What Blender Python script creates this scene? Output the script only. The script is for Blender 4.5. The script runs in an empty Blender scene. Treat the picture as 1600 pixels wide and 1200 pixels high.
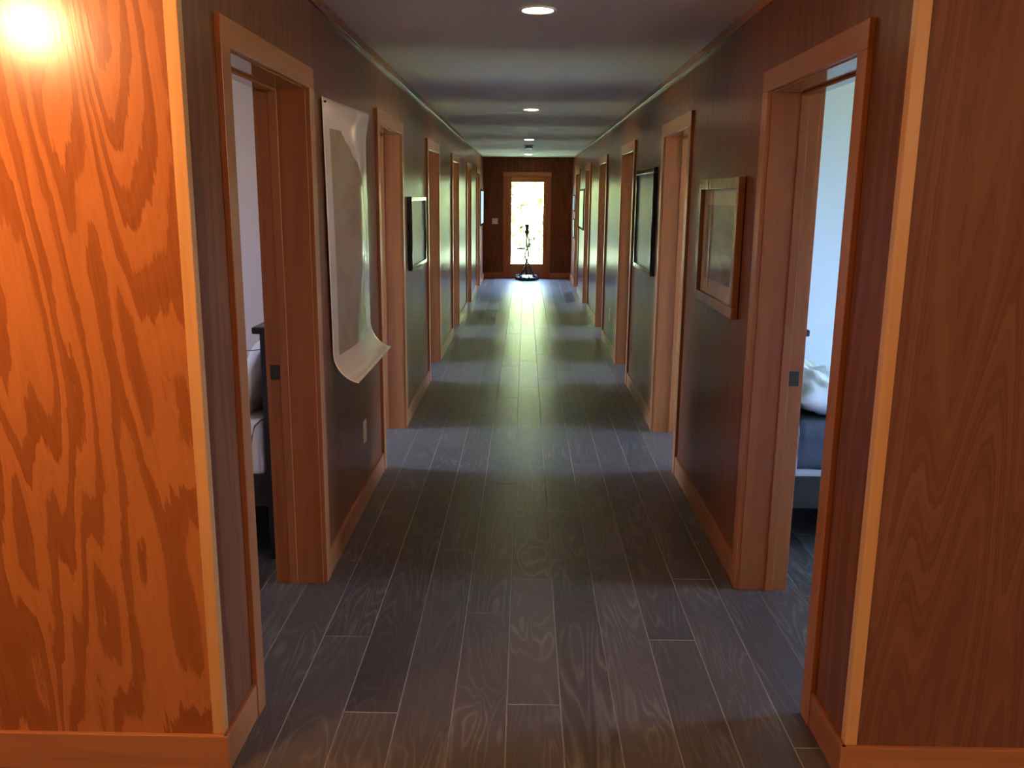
import bpy, bmesh, math, random
from mathutils import Vector, Matrix, noise

random.seed(7)
S = bpy.context.scene
COL = S.collection
R = math.radians

# ------------------------------------------------------------------ camera
PITCH, YAW, ROLL, CAM_H, FPX = -0.2108, -0.0130, 0.0096, 1.6478, 1368.6
def make_camera():
    fwd = Vector((math.sin(YAW)*math.cos(PITCH), math.cos(YAW)*math.cos(PITCH), math.sin(PITCH)))
    right = Vector((math.cos(YAW), -math.sin(YAW), 0))
    up = right.cross(fwd)
    r2 = right*math.cos(ROLL) + up*math.sin(ROLL)
    u2 = -right*math.sin(ROLL) + up*math.cos(ROLL)
    m = Matrix((( r2.x, u2.x, -fwd.x, 0), (r2.y, u2.y, -fwd.y, 0), (r2.z, u2.z, -fwd.z, CAM_H), (0, 0, 0, 1)))
    cd = bpy.data.cameras.new('camera')
    cd.sensor_width = 36; cd.lens = 36*FPX/1600
    cd.clip_start = .02; cd.clip_end = 500
    c = bpy.data.objects.new('camera', cd); c.matrix_world = m
    COL.objects.link(c); S.camera = c
make_camera()

# ------------------------------------------------------------------ sky, sun, exposure
SKY_STRENGTH = 105.0
SUN_STRENGTH = 600.0
w = bpy.data.worlds.new('sky'); S.world = w; w.use_nodes = True
nt = w.node_tree; nt.nodes.clear()
wo = nt.nodes.new('ShaderNodeOutputWorld'); bg = nt.nodes.new('ShaderNodeBackground')
bg.inputs['Color'].default_value = (.33, .54, 1.0, 1); bg.inputs['Strength'].default_value = SKY_STRENGTH
nt.links.new(bg.outputs[0], wo.inputs[0])
sd = bpy.data.lights.new('sun', 'SUN'); sd.energy = SUN_STRENGTH; sd.angle = R(.6); sd.color = (1, .91, .72)
so = bpy.data.objects.new('sun', sd); so.rotation_euler = (R(42), 0, R(8)); COL.objects.link(so)
S.view_settings.view_transform = 'Standard'; S.view_settings.look = 'None'
S.view_settings.exposure = 0.0; S.view_settings.gamma = 1.0
S.view_settings.use_curve_mapping = False
S.cycles.use_denoising = True
S.cycles.max_bounces = 9; S.cycles.diffuse_bounces = 5; S.cycles.glossy_bounces = 5
S.cycles.transparent_max_bounces = 12
S.cycles.sample_clamp_indirect = 12.0
S.cycles.caustics_reflective = False; S.cycles.caustics_refractive = False

# ------------------------------------------------------------------ dimensions
XL, XR, ZC = -0.855, 0.940, 2.425            # corridor faces, ceiling
WT = 0.188                                    # corridor wall thickness
YF, YE = 2.262, 18.15                         # front wall plane, end wall plane
PITCHD, N1, DW, DH = 2.59, 2.600, 0.925, 2.050
DOORS = [N1 + PITCHD*k for k in range(6)]     # near casing edges
XOL, XOR = XL - WT - 3.15, XR + WT + 3.15     # inner faces of the outer walls
HL, HR, HB = -3.4, 3.5, -3.2                  # front hall limits
CX = (XL + XR)/2

# ------------------------------------------------------------------ materials
def nmat(name):
    m = bpy.data.materials.new(name); m.use_nodes = True
    n = m.node_tree.nodes; n.clear()
    o = n.new('ShaderNodeOutputMaterial'); p = n.new('ShaderNodeBsdfPrincipled')
    m.node_tree.links.new(p.outputs[0], o.inputs[0])
    return m, m.node_tree, p
def rgba(c): return (c[0], c[1], c[2], 1)
def plain(name, c, rough=.5, metal=0, spec=.5, var=.06, scale=6, bump=0, bscale=200):
    m, t, p = nmat(name)
    p.inputs['Roughness'].default_value = rough; p.inputs['Metallic'].default_value = metal
    p.inputs['Specular IOR Level'].default_value = spec
    tc = t.nodes.new('ShaderNodeTexCoord'); nz = t.nodes.new('ShaderNodeTexNoise')
    nz.inputs['Scale'].default_value = scale; nz.inputs['Detail'].default_value = 3
    t.links.new(tc.outputs['Object'], nz.inputs['Vector'])
    mx = t.nodes.new('ShaderNodeMix'); mx.data_type = 'RGBA'
    mx.inputs['A'].default_value = rgba([v*(1-var) for v in c]); mx.inputs['B'].default_value = rgba([min(1, v*(1+var)) for v in c])
    t.links.new(nz.outputs['Fac'], mx.inputs['Factor']); t.links.new(mx.outputs['Result'], p.inputs['Base Color'])
    if bump:
        b = t.nodes.new('ShaderNodeBump'); b.inputs['Strength'].default_value = bump; b.inputs['Distance'].default_value = .002
        n2 = t.nodes.new('ShaderNodeTexNoise'); n2.inputs['Scale'].default_value = bscale
        t.links.new(tc.outputs['Object'], n2.inputs['Vector'])
        t.links.new(n2.outputs['Fac'], b.inputs['Height']); t.links.new(b.outputs[0], p.inputs['Normal'])
    return m

class G:
    """tiny node-graph helper"""
    def __init__(s, t): s.t = t
    def n(s, ty, **k):
        x = s.t.nodes.new(ty)
        for a, b in k.items(): setattr(x, a, b)
        return x
    def put(s, node, key, v):
        if hasattr(v, 'is_output') or isinstance(v, bpy.types.NodeSocket): s.t.links.new(v, node.inputs[key])
        else: node.inputs[key].default_value = v
    def m(s, op, a, b=None, c=None):
        x = s.n('ShaderNodeMath', operation=op); s.put(x, 0, a)
        if b is not None: s.put(x, 1, b)
        if c is not None: s.put(x, 2, c)
        return x.outputs[0]
    def vm(s, op, a, b=None):
        x = s.n('ShaderNodeVectorMath', operation=op); s.put(x, 0, a)
        if b is not None: s.put(x, 1, b)
        return x.outputs[0]
    def noise(s, v, scale, detail=2, rough=.5, dist=0):
        x = s.n('ShaderNodeTexNoise'); s.put(x, 'Vector', v); x.inputs['Scale'].default_value = scale
        x.inputs['Detail'].default_value = detail; x.inputs['Roughness'].default_value = rough; x.inputs['Distortion'].default_value = dist
        return x.outputs['Fac']
    def ramp(s, f, pts):
        x = s.n('ShaderNodeValToRGB'); s.put(x, 'Fac', f); e = x.color_ramp.elements
        while len(e) < len(pts): e.new(.5)
        for i, (q, c) in enumerate(pts): e[i].position = q; e[i].color = rgba(c) if not isinstance(c, (int, float)) else (c, c, c, 1)
        return x.outputs['Color']
    def mix(s, f, a, b):
        x = s.n('ShaderNodeMix', data_type='RGBA'); s.put(x, 'Factor', f); s.put(x, 'A', a); s.put(x, 'B', b)
        return x.outputs['Result']

def rand_coords(g, scale):
    tc = g.n('ShaderNodeTexCoord'); oi = g.n('ShaderNodeObjectInfo')
    off = g.vm('MULTIPLY', oi.outputs['Random'], (37.0, 53.0, 19.0))
    v = g.vm('ADD', tc.outputs['Object'], off)
    return g.vm('MULTIPLY', v, scale), oi.outputs['Random'], v

def plywood(name, light, dark, K=9., big=(2.6, 2.6, .42), lean=0., duty=.5, rough=.28, jag=.30, lines=.22, spec=.10):
    """rotary-cut plywood: contour bands of a vertically stretched noise field"""
    m, t, p = nmat(name); g = G(t)
    v, rnd, raw = rand_coords(g, (1, 1, 1))
    sx = g.n('ShaderNodeSeparateXYZ'); g.put(sx, 0, v)
    lx = g.m('ADD', sx.outputs[0], g.m('MULTIPLY', sx.outputs[2], lean))
    cx = g.n('ShaderNodeCombineXYZ'); g.put(cx, 0, lx); g.put(cx, 1, sx.outputs[1]); g.put(cx, 2, sx.outputs[2])
    n1 = g.noise(g.vm('MULTIPLY', cx.outputs[0], big), 1.0, 1.2, .45, .25)
    n2 = g.noise(g.vm('MULTIPLY', cx.outputs[0], (48, 48, 6.)), 1.0, 4, .65, 0)
    n3 = g.noise(g.vm('MULTIPLY', cx.outputs[0], (190, 190, 6)), 1.0, 2, .5, 0)
    f = g.m('ADD', g.m('MULTIPLY', n1, K), g.m('MULTIPLY', n2, jag))
    fr = g.m('FRACT', f)
    c = g.ramp(fr, [(0, 0), (.04, 1), (duty, .85), (duty+.06, .1), (.96, 0)])
    fine = g.ramp(n3, [(.35, .0), (.7, 1.)])
    fr2 = g.m('FRACT', g.m('ADD', g.m('MULTIPLY', n1, K*3.3), g.m('MULTIPLY', n2, jag*1.3)))
    c = g.mix(lines, c, g.ramp(fr2, [(0, 0), (.1, 1), (.45, .8), (.6, .1), (.97, 0)]))
    c2 = g.mix(.16, c, fine)
    base = g.mix(c2, rgba(dark), rgba(light))
    tone = g.noise(g.vm('MULTIPLY', raw, (1.2, 1.2, .5)), 1.0, 2)
    hs = g.n('ShaderNodeHueSaturation'); g.put(hs, 'Color', base)
    g.put(hs, 'Value', g.m('ADD', .74, g.m('ADD', g.m('MULTIPLY', tone, .36), g.m('MULTIPLY', rnd, .16))))
    t.links.new(hs.outputs[0], p.inputs['Base Color'])
    p.inputs['Specular IOR Level'].default_value = spec
    g.put(p, 'Roughness', g.m('ADD', rough, g.m('MULTIPLY', n3, .03)))
    b = g.n('ShaderNodeBump'); b.inputs['Strength'].default_value = .10; b.inputs['Distance'].default_value = .002
    g.put(b, 'Height', g.m('ADD', g.m('MULTIPLY', n3, .5), g.m('MULTIPLY', n2, 1.0))); t.links.new(b.outputs[0], p.inputs['Normal'])
    return m

def solidwood(name, a, b, axis='Z', rough=.278, K=6):
    m, t, p = nmat(name); g = G(t)
    sc = {'Z': (14, 14, .7), 'Y': (14, .7, 14), 'X': (.7, 14, 14)}[axis]
    v, rnd, raw = rand_coords(g, sc)
    n1 = g.noise(v, 1.0, 3, .55, .4)
    n2 = g.noise(g.vm('MULTIPLY', v, (9, 9, 9)), 1.0, 2)
    w_ = g.m('PINGPONG', g.m('MULTIPLY', n1, K), 1.0)
    f = g.m('ADD', g.m('MULTIPLY', w_, .6), g.m('MULTIPLY', n2, .4))
    base = g.mix(f, rgba(a), rgba(b))
    hs = g.n('ShaderNodeHueSaturation'); g.put(hs, 'Color', base); g.put(hs, 'Value', g.m('ADD', .88, g.m('MULTIPLY', rnd, .24)))
    t.links.new(hs.outputs[0], p.inputs['Base Color'])
    g.put(p, 'Roughness', g.m('ADD', rough, g.m('MULTIPLY', n2, .03)))
    p.inputs['Specular IOR Level'].default_value = .30
    return m

def plankwood():
    m, t, p = nmat('floor_plank_wood'); g = G(t)
    v, rnd, raw = rand_coords(g, (1, 1, 1))
    n1 = g.noise(g.vm('MULTIPLY', v, (7, .9, 7)), 1.0, 2, .5, .5)
    n2 = g.noise(g.vm('MULTIPLY', v, (160, 9, 160)), 1.0, 2)
    n4 = g.noise(g.vm('MULTIPLY', v, (3, 3, 3)), 1.0, 3)
    fr = g.m('PINGPONG', g.m('ADD', g.m('MULTIPLY', n1, 30.), g.m('MULTIPLY', n2, .7)), 1.0)
    line = g.ramp(fr, [(0, 1), (.35, .25), (1, 0)])
    patch = g.ramp(n4, [(.42, 0), (.72, 1)])
    amt = g.m('MULTIPLY', line, g.m('ADD', .10, g.m('MULTIPLY', patch, .5)))
    dk = g.mix(rnd, rgba((.052, .039, .034)), rgba((.092, .068, .056)))
    base = g.mix(amt, dk, rgba((.26, .20, .165)))
    t.links.new(base, p.inputs['Base Color'])
    g.put(p, 'Roughness', g.m('ADD', .285, g.m('MULTIPLY', n4, .08)))
    p.inputs['Specular IOR Level'].default_value = .26
    b = g.n('ShaderNodeBump'); b.inputs['Strength'].default_value = .25; b.inputs['Distance'].default_value = .0015
    g.put(b, 'Height', g.m('ADD', line, g.m('MULTIPLY', n2, .6))); t.links.new(b.outputs[0], p.inputs['Normal'])
    return m

def emit(name, c, s):
    m = bpy.data.materials.new(name); m.use_nodes = True; n = m.node_tree.nodes; n.clear()
    o = n.new('ShaderNodeOutputMaterial'); e = n.new('ShaderNodeEmission'); e.inputs[0].default_value = rgba(c); e.inputs[1].default_value = s
    m.node_tree.links.new(e.outputs[0], o.inputs[0]); return m

def thin_glass(name, tint=(.96, .98, .97), rough=.0):
    m = bpy.data.materials.new(name); m.use_nodes = True; t = m.node_tree; t.nodes.clear(); g = G(t)
    o = g.n('ShaderNodeOutputMaterial'); tr = g.n('ShaderNodeBsdfTransparent'); gl = g.n('ShaderNodeBsdfGlossy')
    tr.inputs[0].default_value = rgba(tint); gl.inputs['Roughness'].default_value = rough
    fr = g.n('ShaderNodeFresnel'); fr.inputs[0].default_value = 1.5
    mx = g.n('ShaderNodeMixShader')
    geo = g.n('ShaderNodeNewGeometry')
    g.put(mx, 0, g.m('MULTIPLY', fr.outputs[0], g.m('SUBTRACT', 1.0, geo.outputs['Backfacing']))); t.links.new(tr.outputs[0], mx.inputs[1]); t.links.new(gl.outputs[0], mx.inputs[2])
    t.links.new(mx.outputs[0], o.inputs[0]); return m

PLY_L = ((.43, .150, .048), (.235, .070, .024))
M = {}
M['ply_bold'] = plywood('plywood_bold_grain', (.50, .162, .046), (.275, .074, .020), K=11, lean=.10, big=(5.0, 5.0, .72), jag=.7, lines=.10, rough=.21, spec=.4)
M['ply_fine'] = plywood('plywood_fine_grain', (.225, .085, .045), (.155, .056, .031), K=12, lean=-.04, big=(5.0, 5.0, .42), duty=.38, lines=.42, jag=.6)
M['ply_hall'] = plywood('plywood_corridor', (.200, .066, .029), (.130, .040, .018), K=10, big=(5.5, 5.5, .35), rough=.278, jag=.5, spec=.10)
M['trim_z'] = solidwood('cherry_trim_upright', (.275, .080, .025), (.375, .124, .041), 'Z')
M['trim_y'] = solidwood('cherry_trim_along_hall', (.275, .080, .025), (.375, .124, .041), 'Y')
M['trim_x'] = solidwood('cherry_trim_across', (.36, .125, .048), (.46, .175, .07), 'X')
M['gloss_y'] = solidwood('polished_trim_along_hall', (.275, .080, .025), (.375, .124, .041), 'Y', rough=.10)
M['corner'] = solidwood('pale_corner_bead', (.58, .255, .085), (.70, .36, .14), 'Z', rough=.28)
M['plank'] = plankwood()
M['pale_edge'] = plain('pale_plank_edge', (.27, .215, .175), .45)  # plank bevels, coloured paler than the plank tops
M['gap'] = plain('floor_underlay', (.12, .10, .088), .6)
M['ceiling'] = plain('ceiling_paint', (.87, .83, .77), .85, var=.03, bump=.15, bscale=300)
M['white'] = plain('room_wall_paint', (.74, .74, .76), .8, var=.02, bump=.1, bscale=260)
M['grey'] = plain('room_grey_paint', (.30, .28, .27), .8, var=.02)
M['lavender'] = plain('pale_lavender_paint', (.80, .73, .73), .8, var=.02)
M['blackframe'] = plain('black_frame_paint', (.018, .017, .015), .14)
M['brownframe'] = solidwood('brown_frame_wood', (.20, .075, .030), (.30, .12, .05), 'Z', rough=.25)
M['bronze'] = plain('dark_bronze', (.06, .055, .04), .3, metal=.8)
M['ivory'] = plain('ivory_plastic', (.66, .60, .48), .4)
M['slot'] = plain('dark_slot', (.03, .03, .03), .5)
M['latch'] = plain('dark_bronze_latch', (.05, .045, .04), .35, metal=.7)
M['darkwood'] = plain('espresso_wood', (.030, .018, .014), .32, var=.2, scale=30)
M['sheet'] = plain('white_cotton', (.80, .79, .80), .85, bump=.2, bscale=60)
M['olive'] = plain('sage_cotton', (.55, .58, .45), .85, bump=.2, bscale=60)
M['blanket'] = plain('charcoal_wool', (.055, .055, .068), .95, var=.25, scale=40, bump=.5, bscale=400)
M['cordmat'] = plain('grey_cord', (.20, .18, .16), .5)
M['ring'] = plain('white_lamp_trim', (.75, .73, .70), .4)
M['smoke'] = plain('smoke_detector_plastic', (.30, .29, .26), .5)
M['grass'] = plain('lawn_grass', (.15, .175, .075), .95, var=.35, scale=3, bump=.6, bscale=40)
M['leaf'] = plain('tree_leaf', (.46, .48, .22), .6, var=.5, scale=2)
M['bark'] = plain('tree_bark', (.10, .075, .05), .9, var=.3, scale=12)
M['glass'] = thin_glass('window_glass')
M['picglass'] = thin_glass('picture_glass', (.97, .97, .97), .30)
M['clearglass'] = thin_glass('clear_picture_glass', (.97, .97, .97), .02)
M['downlens'] = emit('downlight_lens', (1.0, .72, .44), 85.0)
M['globe'] = emit('pendant_globe', (1.0, .57, .25), 450.0)
M['globe2'] = emit('hall_globe', (1.0, .74, .50), 400.0)
M['bedlens'] = emit('bedroom_lens', (1.0, .64, .42), 210.0)
M['outpaint'] = plain('outside_siding', (.30, .26, .20), .8)

# ------------------------------------------------------------------ mesh helpers
def addbox(bm, x0, x1, y0, y1, z0, z1, mi=0):
    v = [bm.verts.new(c) for c in ((x0,y0,z0),(x1,y0,z0),(x1,y1,z0),(x0,y1,z0),(x0,y0,z1),(x1,y0,z1),(x1,y1,z1),(x0,y1,z1))]
    fs = []
    for q in ((0,3,2,1),(4,5,6,7),(0,1,5,4),(1,2,6,5),(2,3,7,6),(3,0,4,7)):
        f = bm.faces.new([v[i] for i in q]); f.material_index = mi; fs.append(f)
    return fs
def srt(a, b): return (a, b) if a < b else (b, a)
def bx(x0, x1, y0, y1, z0, z1, bevel=0, seg=2, bm=None):
    bm = bm or bmesh.new()
    x0, x1 = srt(x0, x1); y0, y1 = srt(y0, y1); z0, z1 = srt(z0, z1)
    addbox(bm, x0, x1, y0, y1, z0, z1)
    if bevel: bmesh.ops.bevel(bm, geom=bm.edges[:], offset=bevel, segments=seg, affect='EDGES', profile=.5)
    return bm
def obj(name, bm, mat, parent=None, smooth=False):
    me = bpy.data.meshes.new(name); bm.normal_update(); bm.to_mesh(me); bm.free()
    for m in (mat if isinstance(mat, (list, tuple)) else [mat]): me.materials.append(m)
    if smooth:
        for p in me.polygons: p.use_smooth = True
    o = bpy.data.objects.new(name, me); COL.objects.link(o)
    if parent: o.parent = parent
    return o
def place(o, loc):
    """move the object's origin to loc, keeping the world geometry"""
    o.data.transform(Matrix.Translation(-Vector(loc)))
    pl = o.parent.location if o.parent else Vector()
    o.location = Vector(loc) - (o.parent.location if o.parent else Vector()); return o
def empty(name, loc):
    o = bpy.data.objects.new(name, None); o.location = loc; o.empty_display_size = .1; COL.objects.link(o); return o
def part(name, bm, mat, root, smooth=False):
    """bm holds world coordinates; root is an unrotated empty"""
    bmesh.ops.translate(bm, vec=-root.location, verts=bm.verts[:])
    return obj(name, bm, mat, root, smooth)
def sub(name, bm, mat, par, smooth=False):
    off = par.location + (par.parent.location if par.parent else Vector())
    bmesh.ops.translate(bm, vec=-off, verts=bm.verts[:])
    return obj(name, bm, mat, par, smooth)
def tag(o, label, cat, group=None):
    o['label'] = label; o['category'] = cat
    if group: o['group'] = group
    return o
def struct(o, label=None):
    o['kind'] = 'structure'
    if label: o['label'] = label
    return o
def lathe(prof, c, seg=32, bm=None, wob=None):
    bm = bm or bmesh.new(); rings = []
    for k, (r, z) in enumerate(prof):
        ring = []
        for i in range(seg):
            a = 2*math.pi*i/seg; rr = r*(wob(a, k) if wob else 1)
            ring.append(bm.verts.new((c[0]+rr*math.cos(a), c[1]+rr*math.sin(a), c[2]+z)))
        rings.append(ring)
    for a, b in zip(rings, rings[1:]):
        for i in range(seg): bm.faces.new((a[i], a[(i+1)%seg], b[(i+1)%seg], b[i]))
    bm.faces.new(rings[0][::-1]); bm.faces.new(rings[-1])
    return bm
def tube(pts, rad, seg=8, bm=None):
    bm = bm or bmesh.new(); rings = []; P = [Vector(p) for p in pts]; n = len(P)
    up = Vector((0, 0, 1))
    for k, p in enumerate(P):
        d = (P[min(k+1, n-1)] - P[max(k-1, 0)]).normalized()
        ref = up if abs(d.z) < .9 else Vector((1, 0, 0))
        s = d.cross(ref).normalized(); q = d.cross(s)
        r = rad(k/(n-1)) if callable(rad) else rad
        rings.append([bm.verts.new(p + s*r*math.cos(2*math.pi*i/seg) + q*r*math.sin(2*math.pi*i/seg)) for i in range(seg)])
    for a, b in zip(rings, rings[1:]):
        for i in range(seg): bm.faces.new((a[i], b[i], b[(i+1)%seg], a[(i+1)%seg]))
    bm.faces.new(rings[0]); bm.faces.new(rings[-1][::-1]); bmesh.ops.recalc_face_normals(bm, faces=bm.faces[:])
    return bm

# ------------------------------------------------------------------ the shell
def joined(boxes, mat, name, parent=None):
    bm = bmesh.new()
    for b in boxes: bx(*b, bm=bm)
    return obj(name, bm, mat, parent)

# floor with planks
floor = struct(joined([(XOL-.2, XOR+.2, HB-.1, YE+.15, -.28, -.012)], M['gap'], 'floor'), 'dark wide-plank wooden floor')
PW, PX0 = .177, -.040
known = {-5: [.9, 3.76, 5.1], -4: [1.4, 3.06, 4.75], -3: [.9, 2.56, 4.1, 5.65], -2: [1.9, 3.92, 5.2], -1: [1.3, 3.27, 4.9, 7.15],
         0: [.7, 2.62, 3.60, 5.6], 1: [1.7, 4.45], 2: [2.0, 3.91, 5.3], 3: [1.2, 3.07, 4.7], 4: [1.8, 3.62, 5.5], 5: [.6, 2.41, 4.3]}
rp = random.Random(3)
def plank(x0, x1, y0, y1):
    g = .0004
    cx, cy = (x0+x1)/2, (y0+y1)/2
    bm = bmesh.new(); hx, hy = (x1-x0)/2-g, (y1-y0)/2-g
    addbox(bm, -hx, hx, -hy, hy, -.011, 0)
    top = [e for e in bm.edges if all(abs(v.co.z) < 1e-6 for v in e.verts)]
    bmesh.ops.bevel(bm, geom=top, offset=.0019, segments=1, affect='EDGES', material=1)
    o = obj('plank', bm, [M['plank'], M['pale_edge']], floor); o.location = (cx, cy, 0)
c0, c1 = -13, 14
for c in range(c0, c1+1):
    x0 = PX0 + c*PW; x1 = x0 + PW
    inhall = -5 <= c <= 5
    yend = YE if inhall else 5.0
    ys = [-.4] + (known.get(c, []) if inhall else [rp.uniform(.3, 1.6)])
    y = ys[-1]
    while y < yend - .5:
        y += rp.choice((.9, 1.35, 1.8, 2.0, 2.0))*rp.uniform(.92, 1.05); ys.append(y)
    ys = [q for q in ys if q < yend - .25] + [yend]
    for a, b in zip(ys, ys[1:]): plank(x0, x1, a, b)
# boards of the front hall and of the rooms further on, seen by nobody: one sheet under the plank level
for nm, b in (('rooms_left', (XOL, PX0-13*PW, 2.4, YE)), ('rooms_right', (PX0+15*PW, XOR, 2.4, YE)),
              ('l2', (PX0-13*PW, PX0-5*PW, 5.0, YE)), ('r2', (PX0+6*PW, PX0+15*PW, 5.0, YE)), ('hall', (HL, HR, HB, -.4)),
              ('hl', (HL, PX0-13*PW, -.4, 2.4)), ('hr', (PX0+15*PW, HR, -.4, 2.4))):
    sub('plank_field', bx(b[0], b[1], b[2], b[3], -.012, -.001), [M['plank']], floor)
for o in floor.children:
    if o.name.startswith('plank_field'): o['kind'] = 'stuff'

# ceiling
struct(joined([(XOL-.2, XOR+.2, HB-.1, YE+.15, ZC, ZC+.30)], M['ceiling'], 'ceiling'), 'grey painted ceiling of the corridor')

J = .019   # jamb thickness
def rough(n): return n+.005-J, n+DW-.005+J           # rough opening of a door
def side_wall(side):
    x = XL if side < 0 else XR
    xo = x + side*WT
    core, pans = [], []
    y = YF + .006
    for n in DOORS:
        a, b = rough(n)
        core.append((x+side*.008, xo, y, a, 0, ZC)); pans.append((YF+.0302 if y < 2.3 else y, a, 0, ZC-.002))
        core.append((x+side*.008, xo, a, b, DH-.005+J, ZC)); pans.append((a, b, DH-.005+J, ZC-.002))
        y = b
    core.append((x+side*.008, xo, y, YE, 0, ZC)); pans.append((y, YE, 0, ZC-.002))
    wall = struct(joined(core, M['white'] if side > 0 else M['lavender'], 'wall_left' if side < 0 else 'wall_right'),
                  'plywood panelled %s wall of the corridor' % ('left' if side < 0 else 'right'))
    for (a, b, z0, z1) in pans:
        sub('panel', bx(x, x+side*.008, a+.0006, b-.0006, z0, z1, .0005, 1), M['ply_hall'], wall)
    # baseboards and crown
    bb = struct(empty('baseboard_left' if side < 0 else 'baseboard_right', (x, YF, 0)))
    y = YF - .014
    for n in DOORS + [None]:
        yb = (n - .075) if n else YE
        part('board', bx(x, x-side*.014, y, yb, 0, .115, .002), M['trim_y'], bb)
        if n: y = n + DW + .075
    cr = struct(empty('trim_1' if side < 0 else 'trim_2', (x, YF, ZC-.04)))
    y = YF
    for k in range(6):
        y2 = min(YE, YF + 2.9 + k*2.6) if k < 5 else YE
        part('crown_strip', bx(x, x-side*.013, y, y2-.0008, ZC-.040, ZC-.0005, .003), M['gloss_y'], cr); y = y2
    return wall
wl = side_wall(-1); wr = side_wall(1)

# front walls (facing the camera), corner beads and front baseboards
def front_wall(side):
    x = XL if side < 0 else XR
    xe = HL if side < 0 else HR
    w_ = struct(joined([(x+side*.008, xe, YF+.008, YF+.135, 0, ZC)], M['white'], 'wall_front_left' if side < 0 else 'wall_front_right'),
                'orange grained plywood end of the front wall' if side < 0 else 'dark grained plywood end of the front wall')
    b0 = x + side*.032
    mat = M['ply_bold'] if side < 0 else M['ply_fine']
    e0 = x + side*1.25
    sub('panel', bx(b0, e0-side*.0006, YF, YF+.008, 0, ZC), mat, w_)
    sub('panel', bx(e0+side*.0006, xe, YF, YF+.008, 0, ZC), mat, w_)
    cb = bx(x-side*.003, b0, YF-.003, YF+.030, .115, ZC, .0025)
    sub('corner_bead', cb, M['corner'], w_)
    bb = struct(empty('baseboard_front_left' if side < 0 else 'baseboard_front_right', (x, YF, 0)))
    part('board', bx(x-side*.0142, xe, YF, YF-.0145, 0, .115, .002), M['trim_x'], bb)
front_wall(-1); front_wall(1)

# end wall with glazed door
EX0, EX1, EDH = -.365, .437, 2.045
we = struct(joined([(XL-WT, EX0-.02, YE+.008, YE+.15, 0, ZC), (EX1+.02, XR+WT, YE+.008, YE+.15, 0, ZC), (EX0-.02, EX1+.02, YE+.008, YE+.15, EDH+.02, ZC)], M['outpaint'], 'wall_back'),
            'plywood panelled end wall around the glazed door')
for b in ((XL, EX0-.02, 0, ZC), (EX1+.02, XR, 0, ZC), (EX0-.02, EX1+.02, EDH+.02, ZC)):
    sub('panel', bx(b[0]+.0006, b[1]-.0006, YE, YE+.008, b[2], b[3]), M['ply_hall'], we)
bb = struct(empty('baseboard_back', (CX, YE, 0)))
part('board', bx(XL, EX0-.085, YE, YE-.014, 0, .115, .002), M['trim_x'], bb)
part('board', bx(EX1+.085, XR, YE, YE-.014, 0, .115, .002), M['trim_x'], bb)
d = struct(empty('door_13', (CX, YE, 0)), 'brown glazed door at the far end of the corridor')
part('jamb', bx(EX0-.02, EX0, YE-.001, YE+.15, 0, EDH+.02, .002), M['trim_z'], d)
part('jamb', bx(EX1, EX1+.02, YE-.001, YE+.15, 0, EDH+.02, .002), M['trim_z'], d)
part('jamb_head', bx(EX0, EX1, YE-.001, YE+.15, EDH, EDH+.02, .002), M['trim_x'], d)
part('casing', bx(EX0-.085, EX0-.006, YE-.018, YE, 0, EDH+.006, .002), M['trim_z'], d)
part('casing', bx(EX1+.006, EX1+.085, YE-.018, YE, 0, EDH+.006, .002), M['trim_z'], d)
part('casing_head', bx(EX0-.085, EX1+.085, YE-.018, YE, EDH+.006, EDH+.085, .002), M['trim_x'], d)
GX0, GX1, GZ0, GZ1 = -.282, .366, .295, 1.935
part('stile', bx(EX0, GX0, YE+.006, YE+.055, .012, EDH, .003), M['trim_z'], d)
part('stile', bx(GX1, EX1, YE+.006, YE+.055, .012, EDH, .003), M['trim_z'], d)
part('rail', bx(GX0, GX1, YE+.007, YE+.054, .012, GZ0, .003), M['trim_x'], d)
part('rail', bx(GX0, GX1, YE+.007, YE+.054, GZ1, EDH, .003), M['trim_x'], d)
part('glass_pane', bx(GX0-.004, GX1+.004, YE+.030, YE+.036, GZ0-.004, GZ1+.004), M['glass'], d)
part('threshold', bx(EX0, EX1, YE+.0, YE+.16, -.005, .012, .003), M['bronze'], d)

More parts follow.
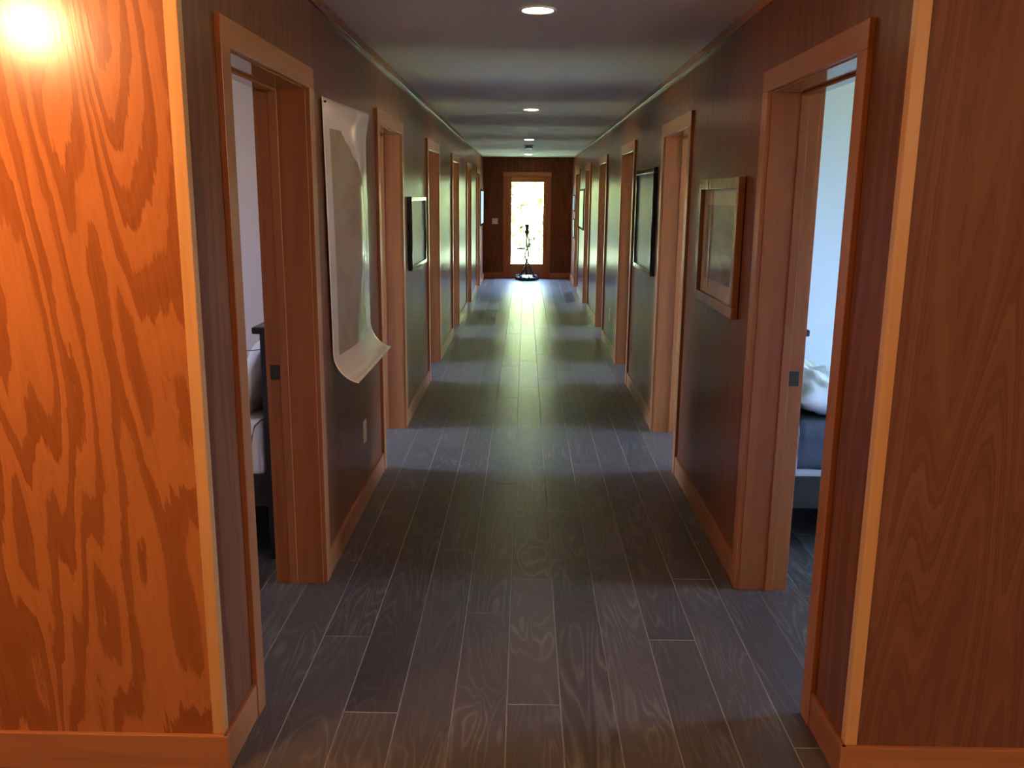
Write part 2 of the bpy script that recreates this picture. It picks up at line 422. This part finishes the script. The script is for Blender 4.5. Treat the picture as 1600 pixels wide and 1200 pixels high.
# corridor doorways: jambs, stops, casings, strike plates
def doorway(side, n, num, strike):
    x = XL if side < 0 else XR
    xr = x + side*WT
    f = n + DW; jn, jf, jz = n+.005, f-.005, DH-.005
    sd_ = 'left' if side < 0 else 'right'
    d = struct(empty('door_%d' % num, (x, (n+f)/2, 0)), 'reddish wooden door frame in the %s corridor wall' % sd_)
    xa = x - side*.001
    part('jamb', bx(xa, xr, jn-J, jn, 0, jz+J, .0015), M['trim_z'], d)
    part('jamb', bx(xa, xr, jf, jf+J, 0, jz+J, .0015), M['trim_z'], d)
    part('jamb_head', bx(xa, xr, jn, jf, jz, jz+J, .0015), M['gloss_y'], d)
    s0, s1 = x+side*.109, x+side*.142
    part('stop', bx(s0, s1, jn, jn+.011, 0, jz, .0015), M['trim_z'], d)
    part('stop', bx(s0, s1, jf-.011, jf, 0, jz, .0015), M['trim_z'], d)
    part('stop_head', bx(s0, s1, jn+.011, jf-.011, jz-.011, jz, .0015), M['gloss_y'], d)
    c1 = x - side*.018
    part('casing', bx(x, c1, n-.075, n, 0, DH, .002), M['trim_z'], d)
    part('casing', bx(x, c1, f, f+.075, 0, DH, .002), M['trim_z'], d)
    part('casing_head', bx(x, c1, n-.075, f+.075, DH, DH+.079, .002), M['trim_y'], d)
    r1 = xr + side*.016
    part('room_casing', bx(xr, r1, n-.075, n, 0, DH, .002), M['trim_z'], d)
    part('room_casing', bx(xr, r1, f, f+.075, 0, DH, .002), M['trim_z'], d)
    part('room_casing_head', bx(xr, r1, n-.075, f+.075, DH, DH+.079, .002), M['trim_y'], d)
    if strike:
        sp = part('strike_plate', bx(x+side*.145, x+side*.186, jf-.002, jf, .900, .962, .0006, 1), M['latch'], d)
        sub('latch_hole', bx(x+side*.158, x+side*.172, jf-.0026, jf-.0018, .915, .945), M['slot'], sp)
        sub('lip', bx(x+side*.172, x+side*.180, jf-.004, jf-.002, .918, .943, .001, 1), M['bronze'], sp)
for k, n in enumerate(DOORS):
    doorway(-1, n, k+1, True); doorway(1, n, k+7, True)

# rooms: partitions, outer walls with windows
def rooms(side):
    x = (XL if side < 0 else XR) + side*WT
    xo = XOL if side < 0 else XOR
    nm = 'left' if side < 0 else 'right'
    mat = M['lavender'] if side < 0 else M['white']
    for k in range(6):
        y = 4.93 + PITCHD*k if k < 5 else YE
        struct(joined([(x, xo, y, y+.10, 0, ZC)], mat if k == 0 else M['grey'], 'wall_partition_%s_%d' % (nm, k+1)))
    out = []
    y = YF + .135 if True else 0
    wins = []
    for k, n in enumerate(DOORS):
        if k == 0:
            yc, ww, z0, z1 = (n + .75, .25, .95, 2.0) if side < 0 else (n + .62, .78, .62, 2.08)
        else:
            yc, ww, z0, z1 = n + DW/2 + .02, 1.05, .08, 2.25
        a, b = yc-ww/2, yc+ww/2
        out += [(xo, xo+side*.15, y, a, 0, ZC), (xo, xo+side*.15, a, b, 0, z0), (xo, xo+side*.15, a, b, z1, ZC)]
        wins.append((a, b, z0, z1)); y = b
    out.append((xo, xo+side*.15, y, YE+.15, 0, ZC))
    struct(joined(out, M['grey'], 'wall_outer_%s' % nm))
    for k, (a, b, z0, z1) in enumerate(wins):
        wd = struct(empty('window_%d' % (k+1 if side < 0 else k+7), (xo, (a+b)/2, z0)))
        t = .05
        for q in ((a, a+t, z0, z1), (b-t, b, z0, z1), (a+t, b-t, z0, z0+t), (a+t, b-t, z1-t, z1)):
            part('window_frame', bx(xo+side*.04, xo+side*.11, q[0], q[1], q[2], q[3], .002), M['trim_z'], wd)
        part('pane', bx(xo+side*.070, xo+side*.075, a+t-.004, b-t+.004, z0+t-.004, z1-t+.004), M['glass'], wd)
        WINS.append((side, xo, a, b, z0, z1))
WINS = []
rooms(-1); rooms(1)
# front hall shell behind the camera
struct(joined([(HL-.12, HL, HB, YF+.008, 0, ZC)], M['ply_fine'], 'wall_hall_left'))
struct(joined([(HR, HR+.12, HB, YF+.008, 0, ZC)], M['ply_fine'], 'wall_hall_right'))
struct(joined([(HL-.12, HR+.12, HB-.12, HB, 0, ZC)], M['ply_fine'], 'wall_hall_back'))
for (nm, xa, xb) in (('wall_front_return_left', XOL-.15, HL), ('wall_front_return_right', HR, XOR+.15)):
    struct(joined([(xa, xb, YF+.008, YF+.135, 0, ZC)], M['white'], nm))

# window portals: only tell the renderer where the daylight comes in
def portal(loc, rot, sx, sy):
    l = bpy.data.lights.new('daylight_portal', 'AREA'); l.shape = 'RECTANGLE'; l.size = sx; l.size_y = sy
    l.cycles.is_portal = True
    o = bpy.data.objects.new('daylight_portal', l); o.location = loc; o.rotation_euler = rot; COL.objects.link(o)
for side, xo, a, b, z0, z1 in WINS:
    portal((xo+side*.16, (a+b)/2, (z0+z1)/2), (0, R(90)*side, 0), z1-z0, b-a)
portal(((GX0+GX1)/2, YE+.16, (GZ0+GZ1)/2), (R(-90), 0, 0), GX1-GX0, GZ1-GZ0)

# ------------------------------------------------------------------ outdoors
gb = bmesh.new()
N = 40
vs = {}
for i in range(N+1):
    for j in range(N+1):
        x = -70 + 140*i/N; y = -40 + 140*j/N
        vs[i, j] = gb.verts.new((x, y, -.30 + (0 if abs(x) < 6 and y < 20 else .25*noise.noise(Vector((x*.06, y*.06, 0))))))
for i in range(N):
    for j in range(N): gb.faces.new((vs[i, j], vs[i+1, j], vs[i+1, j+1], vs[i, j+1]))
struct(obj('ground', gb, M['grass'], smooth=True), 'sunlit green lawn outside the glazed door')

def tree(x, y, h, r, label, seed):
    rr = random.Random(seed)
    t = tag(empty('leafy_tree', (x, y, -.3)), label, 'tree', 'trees beyond the glazed door')
    part('trunk', tube([(x, y, -.3), (x+.05, y, h*.25), (x-.05, y+.1, h*.55), (x, y, h*.8)], lambda k: .16*(1-.75*k), 8), M['bark'], t)
    bm = bmesh.new()
    for _ in range(6000):
        d = Vector((rr.gauss(0, 1), rr.gauss(0, 1), rr.gauss(0, 1))).normalized()*(rr.random()**.36)
        c = Vector((x + d.x*r, y + d.y*r, h*.45 + d.z*h*.50))
        a = Vector((rr.gauss(0, 1), rr.gauss(0, 1), rr.gauss(0, 1))).normalized(); b = a.orthogonal().normalized(); s = rr.uniform(.18, .38)
        v = [bm.verts.new(c + a*s), bm.verts.new(c + b*s*.45), bm.verts.new(c - a*s), bm.verts.new(c - b*s*.45)]
        bm.faces.new(v)
    part('foliage', bm, M['leaf'], t)
for i, (x, y, h, r, lb) in enumerate((
        (-6.6, 43, 10.5, 3.6, 'tall tree in the back row left of the glazed door view'),
        (-1.9, 42, 11.0, 3.6, 'tall tree in the back row seen between the two middle trees'),
        (2.7, 43, 11.0, 3.6, 'tall tree in the back row right of the middle tree'),
        (7.4, 42, 10.5, 3.6, 'tall tree in the back row right of the glazed door view'),
        (-8.6, 33, 8.5, 2.9, 'tall green tree furthest left beyond the glazed door'),
        (-4.4, 35, 9.0, 3.0, 'leafy green tree left of the view through the glazed door'),
        (.3, 34, 9.5, 3.1, 'leafy green tree straight beyond the glazed door'),
        (4.9, 35.5, 9.0, 3.0, 'leafy green tree right of the view through the glazed door'),
        (9.3, 33, 8.5, 2.9, 'tall green tree furthest right beyond the glazed door'))):
    tree(x, y, h, r, lb, 20+i)

# ------------------------------------------------------------------ things in the corridor
# recessed downlights
def downlight(y, label):
    t = tag(empty('downlight', (CX, y, ZC)), label, 'light', 'recessed lights along the corridor ceiling')
    bm = bmesh.new()
    prof = [(.068, -.001), (.078, -.001), (.080, -.004), (.078, -.006), (.068, -.006), (.063, -.003)]
    rings = []
    for r_, z in prof + [prof[0]]:
        rings.append([bm.verts.new((CX+r_*math.cos(2*math.pi*i/40), y+r_*math.sin(2*math.pi*i/40), ZC+z)) for i in range(40)])
    for a, b in zip(rings, rings[1:]):
        for i in range(40): bm.faces.new((a[i], a[(i+1)%40], b[(i+1)%40], b[i]))
    bmesh.ops.recalc_face_normals(bm, faces=bm.faces[:])
    part('trim_ring', bm, M['ring'], t, True)
    bm = lathe([(.064, -.001), (.064, -.0035), (.05, -.0045), (.01, -.005)], (CX, y, ZC), 32)
    part('lens', bm, M['downlens'], t)
for y, lb in ((3.97, 'lit round downlight nearest the viewer in the corridor ceiling'), (8.32, 'second lit round ceiling downlight from the viewer'),
              (12.61, 'lit round ceiling downlight just before the smoke detector'), (16.93, 'lit round ceiling downlight closest to the glazed door')):
    downlight(y, lb)
bl = tag(empty('downlight', (-2.35, 3.85, ZC)), 'round ceiling downlight lighting the left bedroom', 'light')
part('trim_ring', lathe([(.080, -.0005), (.080, -.004), (.066, -.006)], (-2.35, 3.85, ZC), 32), M['ring'], bl)
part('lens', lathe([(.064, -.0062), (.060, -.0075), (.01, -.008)], (-2.35, 3.85, ZC), 32), M['bedlens'], bl)
# smoke detector
t = tag(empty('smoke_detector', (CX, 13.95, ZC)), 'grey round smoke detector on the ceiling between two downlights', 'smoke detector')
part('base_plate', lathe([(.072, 0), (.075, -.004), (.074, -.016), (.060, -.018)], (CX, 13.95, ZC), 32), M['smoke'], t)
part('chamber', lathe([(.052, -.016), (.052, -.030), (.066, -.033), (.070, -.044), (.060, -.056), (.02, -.060)], (CX, 13.95, ZC), 32), M['smoke'], t)

# pendant lamps of the front hall (one shines on the left panel, the other stands behind the viewer)
def pendant(lp, r, mat, label):
    t = tag(empty('pendant_lamp', (lp[0], lp[1], ZC)), label, 'lamp')
    part('canopy', lathe([(.06, 0), (.06, -.012), (.02, -.028)], (lp[0], lp[1], ZC), 24), M['bronze'], t)
    part('stem', tube([(lp[0], lp[1], ZC-.02), (lp[0], lp[1], lp[2]+r)], .006), M['bronze'], t)
    part('socket_cap', lathe([(.018, r+.03), (.035, r+.015), (.042, r-.015), (.03, r-.02)], lp, 24), M['bronze'], t)
    bm = bmesh.new(); bmesh.ops.create_uvsphere(bm, u_segments=24, v_segments=14, radius=r)
    bmesh.ops.translate(bm, vec=lp, verts=bm.verts[:])
    part('globe', bm, mat, t, True)
pendant((-1.66, 1.44, 2.19), .07, M['globe'], 'warm globe pendant lamp hanging before the orange plywood wall')
pendant((1.5, -1.3, 2.05), .10, M['globe2'], 'large globe pendant lamp behind the viewer in the front hall')

# pictures
def art_material(name, bgc, inkc, matc, seed, margin=.13, style=0):
    m, t, p = nmat(name); g = G(t)
    tc = g.n('ShaderNodeTexCoord'); sx = g.n('ShaderNodeSeparateXYZ'); g.put(sx, 0, tc.outputs['UV'])
    u, v = sx.outputs[0], sx.outputs[1]
    def inside(q, a, b): return g.m('MULTIPLY', g.m('GREATER_THAN', q, a), g.m('LESS_THAN', q, b))
    msk = g.m('MULTIPLY', inside(u, margin*.75, 1-margin*.75), inside(v, margin, 1-margin))
    n1 = g.noise(g.vm('ADD', g.vm('MULTIPLY', tc.outputs['UV'], (2.2, 3.0, 1)), (seed, seed*.7, 0)), 1.0, 5, .6, .3)
    ink = g.ramp(n1, [(.30, inkc), (.50, bgc), (.70, [min(1, q*1.5) for q in bgc])])
    t.links.new(g.mix(msk, rgba(matc), ink), p.inputs['Base Color']); p.inputs['Roughness'].default_value = .7
    return m
def uvplane(pts):
    bm = bmesh.new(); uvl = bm.loops.layers.uv.new('UVMap')
    f = bm.faces.new([bm.verts.new(p) for p in pts])
    for l, q in zip(f.loops, ((0, 0), (1, 0), (1, 1), (0, 1))): l[uvl].uv = q
    return bm
def picture(side, y0, y1, z0, z1, fw, depth, fmat, amat, label):
    x = XL if side < 0 else XR
    t = tag(empty('framed_picture', (x, (y0+y1)/2, z0)), label, 'picture', 'framed pictures along the corridor')
    xf = x - side*depth
    bz = .004
    part('frame_rail', bx(x-side*.003, xf, y0, y1, z0, z0+fw, bz), fmat, t)
    part('frame_rail', bx(x-side*.003, xf, y0, y1, z1-fw, z1, bz), fmat, t)
    part('frame_stile', bx(x-side*.003, xf, y0, y0+fw, z0+fw, z1-fw, bz), fmat, t)
    part('frame_stile', bx(x-side*.003, xf, y1-fw, y1, z0+fw, z1-fw, bz), fmat, t)
    part('backing', bx(x-side*.004, x-side*.008, y0+fw*.5, y1-fw*.5, z0+fw*.5, z1-fw*.5), M['slot'], t)
    xa = x - side*(depth*.35)
    a, b = (y0+fw*.6, y1-fw*.6) if side > 0 else (y1-fw*.6, y0+fw*.6)
    if side > 0: pts = [(xa, b, z0+fw*.6), (xa, a, z0+fw*.6), (xa, a, z1-fw*.6), (xa, b, z1-fw*.6)]
    else: pts = [(xa, b, z0+fw*.6), (xa, a, z0+fw*.6), (xa, a, z1-fw*.6), (xa, b, z1-fw*.6)]
    part('print', uvplane(pts), amat, t)
    xg = x - side*(depth*.55)
    part('glass', bx(xg, xg-side*.002, y0+fw*.7, y1-fw*.7, z0+fw*.7, z1-fw*.7), M['clearglass'] if fw > .04 else M['picglass'], t)
tan = art_material('tan_mat_print', (.42, .35, .29), (.20, .17, .15), (.78, .58, .37), 2.3, .17)
gr1 = art_material('grey_print', (.40, .40, .35), (.22, .22, .19), (.5, .48, .42), 5.1, .06)
gr2 = art_material('grey_green_print', (.42, .43, .37), (.25, .26, .22), (.42, .44, .38), 8.7, .05)
grn = art_material('pale_green_print', (.32, .42, .36), (.20, .28, .23), (.36, .42, .38), 3.7, .05)
picture(1, 3.835, 4.69, 1.128, 1.742, .050, .034, M['brownframe'], tan, 'brown wood framed picture with tan mat beside the nearest right doorway')
picture(1, 6.39, 7.385, 1.090, 1.862, .036, .034, M['blackframe'], gr1, 'tall black framed grey picture between second and third right doorways')
picture(-1, 6.455, 7.40, 1.105, 1.640, .030, .034, M['blackframe'], gr2, 'black framed grey-green picture on the left wall past the poster')
picture(1, 14.02, 15.28, 1.135, 1.782, .036, .034, M['blackframe'], grn, 'black framed pale green picture far along the right wall')
picture(1, 16.70, 17.20, 1.385, 1.690, .022, .026, M['blackframe'], gr1, 'small dark picture, upper of the two near the right end')
picture(1, 16.65, 17.15, .890, 1.250, .022, .026, M['blackframe'], gr2, 'small dark picture, lower of the two near the right end')
picture(-1, 16.62, 17.92, 1.105, 1.775, .030, .030, M['blackframe'], gr2, 'black framed picture nearest the glazed door on the left wall')

# curling poster map
def poster():
    m, t, p = nmat('poster_print'); g = G(t)
    tc = g.n('ShaderNodeTexCoord'); sx = g.n('ShaderNodeSeparateXYZ'); g.put(sx, 0, tc.outputs['UV'])
    u, v = sx.outputs[0], sx.outputs[1]            # u 0 left .. 1 right, v 0 top .. 1 bottom
    n1 = g.noise(g.vm('MULTIPLY', tc.outputs['UV'], (9, 14, 1)), 1.0, 5, .6)
    n2 = g.noise(g.vm('MULTIPLY', tc.outputs['UV'], (3, 4, 1)), 1.0, 4, .6)
    cr = g.n('ShaderNodeFloatCurve'); c = cr.mapping.curves[0]
    pts = [(0, .30), (.10, .32), (.16, .42), (.24, .58), (.32, .74), (.42, .80), (.52, .72), (.62, .66), (.72, .74), (.80, .82), (.88, .88), (1, .88)]
    c.points[0].location = pts[0]; c.points[1].location = pts[-1]
    for q in pts[1:-1]: c.points.new(*q)
    cr.mapping.update(); g.put(cr, 'Value', v)
    edge = g.m('ADD', cr.outputs[0], g.m('MULTIPLY', g.m('SUBTRACT', n1, .5), .12))
    def gt(a, b): return g.m('GREATER_THAN', a, b)
    land = g.m('MULTIPLY', g.m('MULTIPLY', gt(u, .11), gt(edge, u)), g.m('MULTIPLY', gt(v, .095), gt(.875, v)))
    col = g.ramp(n2, [(.3, (.38, .28, .165)), (.5, (.52, .40, .26)), (.68, (.43, .42, .32))])
    base = g.mix(land, rgba((.93, .80, .70)), col)
    t.links.new(base, p.inputs['Base Color']); p.inputs['Roughness'].default_value = .21; p.inputs['Specular IOR Level'].default_value = .5
    bm = bmesh.new(); uvl = bm.loops.layers.uv.new('UVMap')
    NU, NV = 40, 70; Y0, Y1, ZT, H = 3.775, 4.790, 2.046, 1.275
    P = {}
    for i in range(NU+1):
        for j in range(NV+1):
            u_, v_ = i/NU, j/NV
            y = Y0 + (Y1-Y0)*u_ + .02*v_*u_ + .05*v_*(1-u_)
            s = H*v_; flat = H - .19
            amp = .004 + .064*math.sin(math.pi*min(1, v_*1.02))**.8
            bulge = amp*math.exp(-((u_-.44-.10*(1-v_))/.27)**2)*(1-.0*u_) - .010*math.exp(-((u_-.95)/.12)**2)*math.sin(math.pi*v_)
            x = XL + .008 + max(-.004, bulge)*(1-.3*v_)
            z = ZT - s
            if s > flat:
                a = (s-flat)/.19*1.35; r_ = .19/1.35
                z = ZT - flat - r_*math.sin(a); x += r_*(1-math.cos(a))
            if v_ < .10 and u_ > .45:
                x += .020*((.10-v_)/.10)*((u_-.45)/.55)
            P[i, j] = bm.verts.new((x, y, z + .018*u_*(1-v_)))
    for i in range(NU):
        for j in range(NV):
            f = bm.faces.new((P[i, j], P[i, j+1], P[i+1, j+1], P[i+1, j])); f.smooth = True
            for l, (a, b) in zip(f.loops, ((i, j), (i, j+1), (i+1, j+1), (i+1, j))): l[uvl].uv = (a/NU, b/NV)
    t_ = tag(empty('wall_map', (XL, (Y0+Y1)/2, 1.3)), 'large glossy paper map pinned to left wall, lower edge curling outwards', 'poster')
    o = part('sheet', bm, m, t_)
    sol = o.modifiers.new('thickness', 'SOLIDIFY'); sol.thickness = .0006; sol.offset = 0
    bm = lathe([(.001, 0), (.005, .004), (.005, .008), (.003, .011)], (0, 0, 0), 12)
    bmesh.ops.rotate(bm, cent=(0, 0, 0), matrix=Matrix.Rotation(R(90), 3, 'Y'), verts=bm.verts[:])
    bmesh.ops.translate(bm, vec=(XL+.010, 3.80, 2.028), verts=bm.verts[:])
    part('pin', bm, M['slot'], t_)
poster()

# outlets and switch
def outlet(side, y, z, label):
    x = XL if side < 0 else XR
    t = tag(empty('wall_outlet', (x, y, z)), label, 'outlet', 'outlets in the corridor walls')
    part('cover_plate', bx(x, x-side*.006, y-.040, y+.040, z-.062, z+.062, .003), M['ivory'], t)
    for dz in (-.026, .026):
        rc = part('receptacle', bx(x-side*.005, x-side*.0085, y-.018, y+.018, z+dz-.017, z+dz+.017, .002), M['ivory'], t)
        for dy in (-.007, .007):
            sub('slot', bx(x-side*.0084, x-side*.0088, y+dy-.0015, y+dy+.0015, z+dz-.006, z+dz+.006), M['slot'], rc)
outlet(-1, 4.565, .400, 'ivory power outlet low on left wall below the map')
outlet(1, 9.55, .392, 'small pale power outlet low on the right corridor wall')
t = tag(empty('light_switch', (-.615, YE, 1.155)), 'square pale switch plate on the end wall left of glazed door', 'light switch')
part('cover_plate', bx(-.674, -.556, YE-.006, YE, 1.097, 1.213, .003), M['ivory'], t)
for dx in (-.028, .028):
    part('rocker', bx(-.615+dx-.017, -.615+dx+.017, YE-.010, YE-.005, 1.122, 1.188, .002), M['ivory'], t)

# ornate metal stand in front of the glazed door
def stand():
    sx, sy = .048, 17.80
    t = tag(empty('ornamental_stand', (sx, sy, 0)), 'slender dark metal ornamental stand with twisted stem before the glazed door', 'ornament')
    wob = lambda a, k: 1 + (.10*math.cos(8*a) if k in (1, 2, 3) else .03*math.cos(8*a))
    part('base', lathe([(.15, 0), (.205, .006), (.23, .030), (.215, .055), (.15, .070), (.11, .090), (.07, .10)], (sx, sy, 0), 64, wob=wob), M['bronze'], t, True)
    for i in range(8):
        a = 2*math.pi*i/8 + .2
        pts = []
        for k in range(14):
            b = k/13*math.pi*1.6
            rr = .205 + .034*math.sin(b); zz = .055 + .028*(1-math.cos(b))*.8
            pts.append((sx+rr*math.cos(a), sy+rr*math.sin(a), zz))
        part('scroll', tube(pts, lambda k: .012*(1-.4*k), 6), M['bronze'], t, True)
    for i in range(3):
        a = 2*math.pi*i/3 + math.pi/2
        pts = []
        for k in range(18):
            q = k/17; rr = .14*(1-q)**1.4 + .035; zz = .07 + .27*q
            aa = a + q*.5
            pts.append((sx+rr*math.cos(aa), sy+rr*math.sin(aa), zz))
        part('foot', tube(pts, lambda k: .028 - .012*k, 8), M['bronze'], t, True)
    for s in (0, math.pi):
        pts = []
        for k in range(50):
            q = k/49; zz = .30 + .56*q
            a = s + .6 + q*math.pi*2.2; rr = .040*(1-.35*q)
            pts.append((sx - .012*math.sin(q*6) + rr*math.cos(a), sy + rr*math.sin(a), zz))
        part('stem_strand', tube(pts, lambda k: .017 - .005*k, 8), M['bronze'], t, True)
    wob2 = lambda a, k: 1 + .06*math.cos(8*a)
    part('cup', lathe([(.008, .845), (.020, .87), (.026, .91), (.050, .955), (.042, .975), (.030, 1.0), (.030, 1.05), (.046, 1.105), (.040, 1.11)], (sx-.008, sy, 0), 32, wob=wob2), M['bronze'], t, True)
stand()

# ------------------------------------------------------------------ bedrooms
def pillow(c, size, rot, mat, name, label, seed):
    bm = bmesh.new(); n = 28; top = {}; bot = {}
    for i in range(n+1):
        for j in range(n+1):
            u, v = 2*i/n-1, 2*j/n-1
            e = (max(0, 1-abs(u)**3.0)*max(0, 1-abs(v)**3.0))**.45
            pin = 1 - .07*(abs(u)**4)*(1-abs(v)**2) ; piv = 1 - .07*(abs(v)**4)*(1-abs(u)**2)
            wr = noise.noise(Vector((u*2.4+seed, v*2.4, 0)))*.22 + noise.noise(Vector((u*5+v*3+seed, v*4-u*2, 4)))*.20 - abs(noise.noise(Vector((u*4+v*2.5+seed, v*2, 8))))*.25
            x, y = u*size[0]/2*piv, v*size[1]/2*pin
            z = size[2]/2*e*(1+wr)
            top[i, j] = bm.verts.new((x, y, z))
            bot[i, j] = top[i, j] if i in (0, n) or j in (0, n) else bm.verts.new((x, y, -z*.9))
    for i in range(n):
        for j in range(n):
            bm.faces.new((top[i, j], top[i+1, j], top[i+1, j+1], top[i, j+1]))
            bm.faces.new((bot[i, j], bot[i, j+1], bot[i+1, j+1], bot[i+1, j]))
    o = obj(name, bm, mat, None, True); o.location = c; o.rotation_euler = rot
    tag(o, label, 'pillow'); return o

def bed(side, y0, y1, mt, label):
    x = (XL if side < 0 else XR) + side*(WT + .018)
    xh = x + side*.095; xf = x + side*2.05
    t = tag(empty('bed_frame', (x + side*.05, (y0+y1)/2, 0)), label, 'bed')
    part('headboard_post', bx(x, xh, y0, y0+.07, 0, 1.052, .004), M['darkwood'], t)
    part('headboard_post', bx(x, xh, y1-.07, y1, 0, 1.052, .004), M['darkwood'], t)
    part('headboard_panel', bx(x+side*.02, xh-side*.02, y0+.07, y1-.07, .30, 1.052, .003), M['darkwood'], t)
    part('headboard_cap', bx(x-side*.0, xh+side*.028, y0-.02, y1+.02, 1.052, 1.082, .006), M['darkwood'], t)
    part('side_rail', bx(xh, xf, y0+.01, y0+.045, mt-.40, mt-.245, .004), M['darkwood'], t)
    part('side_rail', bx(xh, xf, y1-.045, y1-.01, mt-.40, mt-.245, .004), M['darkwood'], t)
    part('slat_base', bx(xh, xf, y0+.045, y1-.045, mt-.29, mt-.262), M['darkwood'], t)
    part('footboard', bx(xf, xf+side*.05, y0, y1, .05, .60, .005), M['darkwood'], t)
    for yy in (y0+.01, y1-.06): part('leg', bx(xf-side*.001, xf+side*.05, yy, yy+.05, 0, .06, .003), M['darkwood'], t)
    m = obj('mattress', bx(xh+side*.004, xf-side*.01, y0+.006, y1-.006, mt-.255, mt, .03, 4), M['sheet'], None, True)
    tag(m, 'white mattress on the dark bed in the %s bedroom' % ('left' if side < 0 else 'right'), 'mattress')
    return x, xh, xf
lx, lxh, lxf = bed(-1, 3.77, 4.78, .652, 'dark wooden bed with tall capped headboard in the left bedroom')
rx, rxh, rxf = bed(1, 3.88, 4.88, .640, 'dark wooden bed under a charcoal blanket in the right bedroom')
pillow((lxh-.100, 4.17, .795), (.44, .70, .17), (0, R(-62), 0), M['sheet'], 'pillow', 'white pillow leaning on the headboard in the left bedroom', 1)
pillow((rxh+.270, 4.24, .722), (.50, .70, .19), (R(2), R(9), 0), M['sheet'], 'pillow', 'rumpled white pillow on the bed in the right bedroom', 5)
pillow((rxh+.165, 4.56, .775), (.44, .58, .15), (0, R(26), 0), M['olive'], 'pillow', 'sage tinted pillow behind the white one in the right bedroom', 9)

def blanket():
    bm = bmesh.new(); x0, x1 = rxh+.02, rxf-.05
    y0, y1, mt = 3.88, 4.88, .640
    prof = []
    for k in range(9): prof.append((y0-.010-.004*math.sin(k), mt-.205+.175*k/8))
    for k in range(1, 6):
        a = k/6*math.pi/2; prof.append((y0+.028-.038*math.cos(a), mt-.03+.042*math.sin(a)))
    for k in range(8): prof.append((y0+.05+(y1-y0-.1)*k/7, mt+.012))
    for k in range(6): prof.append((y1+.010, mt-.03-.19*k/5))
    NX = 60; V = {}
    for i in range(NX+1):
        x = x0 + (x1-x0)*i/NX
        for j, (y, z) in enumerate(prof):
            w_ = noise.noise(Vector((x*7, j*.25, 2)))*.008
            drop = noise.noise(Vector((x*5, 0, 7)))*.012 if j < 4 else 0
            V[i, j] = bm.verts.new((x, y - abs(w_) if j < 12 else y, z + abs(w_)*.8*(j > 9) + drop*(4-j)/4*(j < 4)))
    for i in range(NX):
        for j in range(len(prof)-1): bm.faces.new((V[i, j], V[i+1, j], V[i+1, j+1], V[i, j+1]))
    bmesh.ops.recalc_face_normals(bm, faces=bm.faces[:])
    o = obj('blanket', bm, M['blanket'], None, True)
    s = o.modifiers.new('thickness', 'SOLIDIFY'); s.thickness = .006; s.offset = 0
    tag(o, 'charcoal wool blanket draped over the right bed', 'blanket')
blanket()
# loose cord hanging over the left bed
pts = [(lxh+.01, 3.80, .98), (lxh-.03, 3.785, .975), (lxh-.075, 3.79, .972)]
o = obj('wire_hook', tube(pts, .0022, 6), M['cordmat'], None, True); tag(o, 'thin wire hook sticking out of the left bed headboard', 'wire')
pts = [(lxh-.004, 3.82, .652+.004), (lxh-.02, 3.79, .655), (lxh-.04, 3.768, .635), (lxh-.055, 3.762, .58), (lxh-.068, 3.762, .50), (lxh-.074, 3.764, .44)]
o = obj('power_cord', tube(pts, .004, 6), M['cordmat'], None, True); tag(o, 'thin cord trailing over the mattress edge in the left bedroom', 'cord')
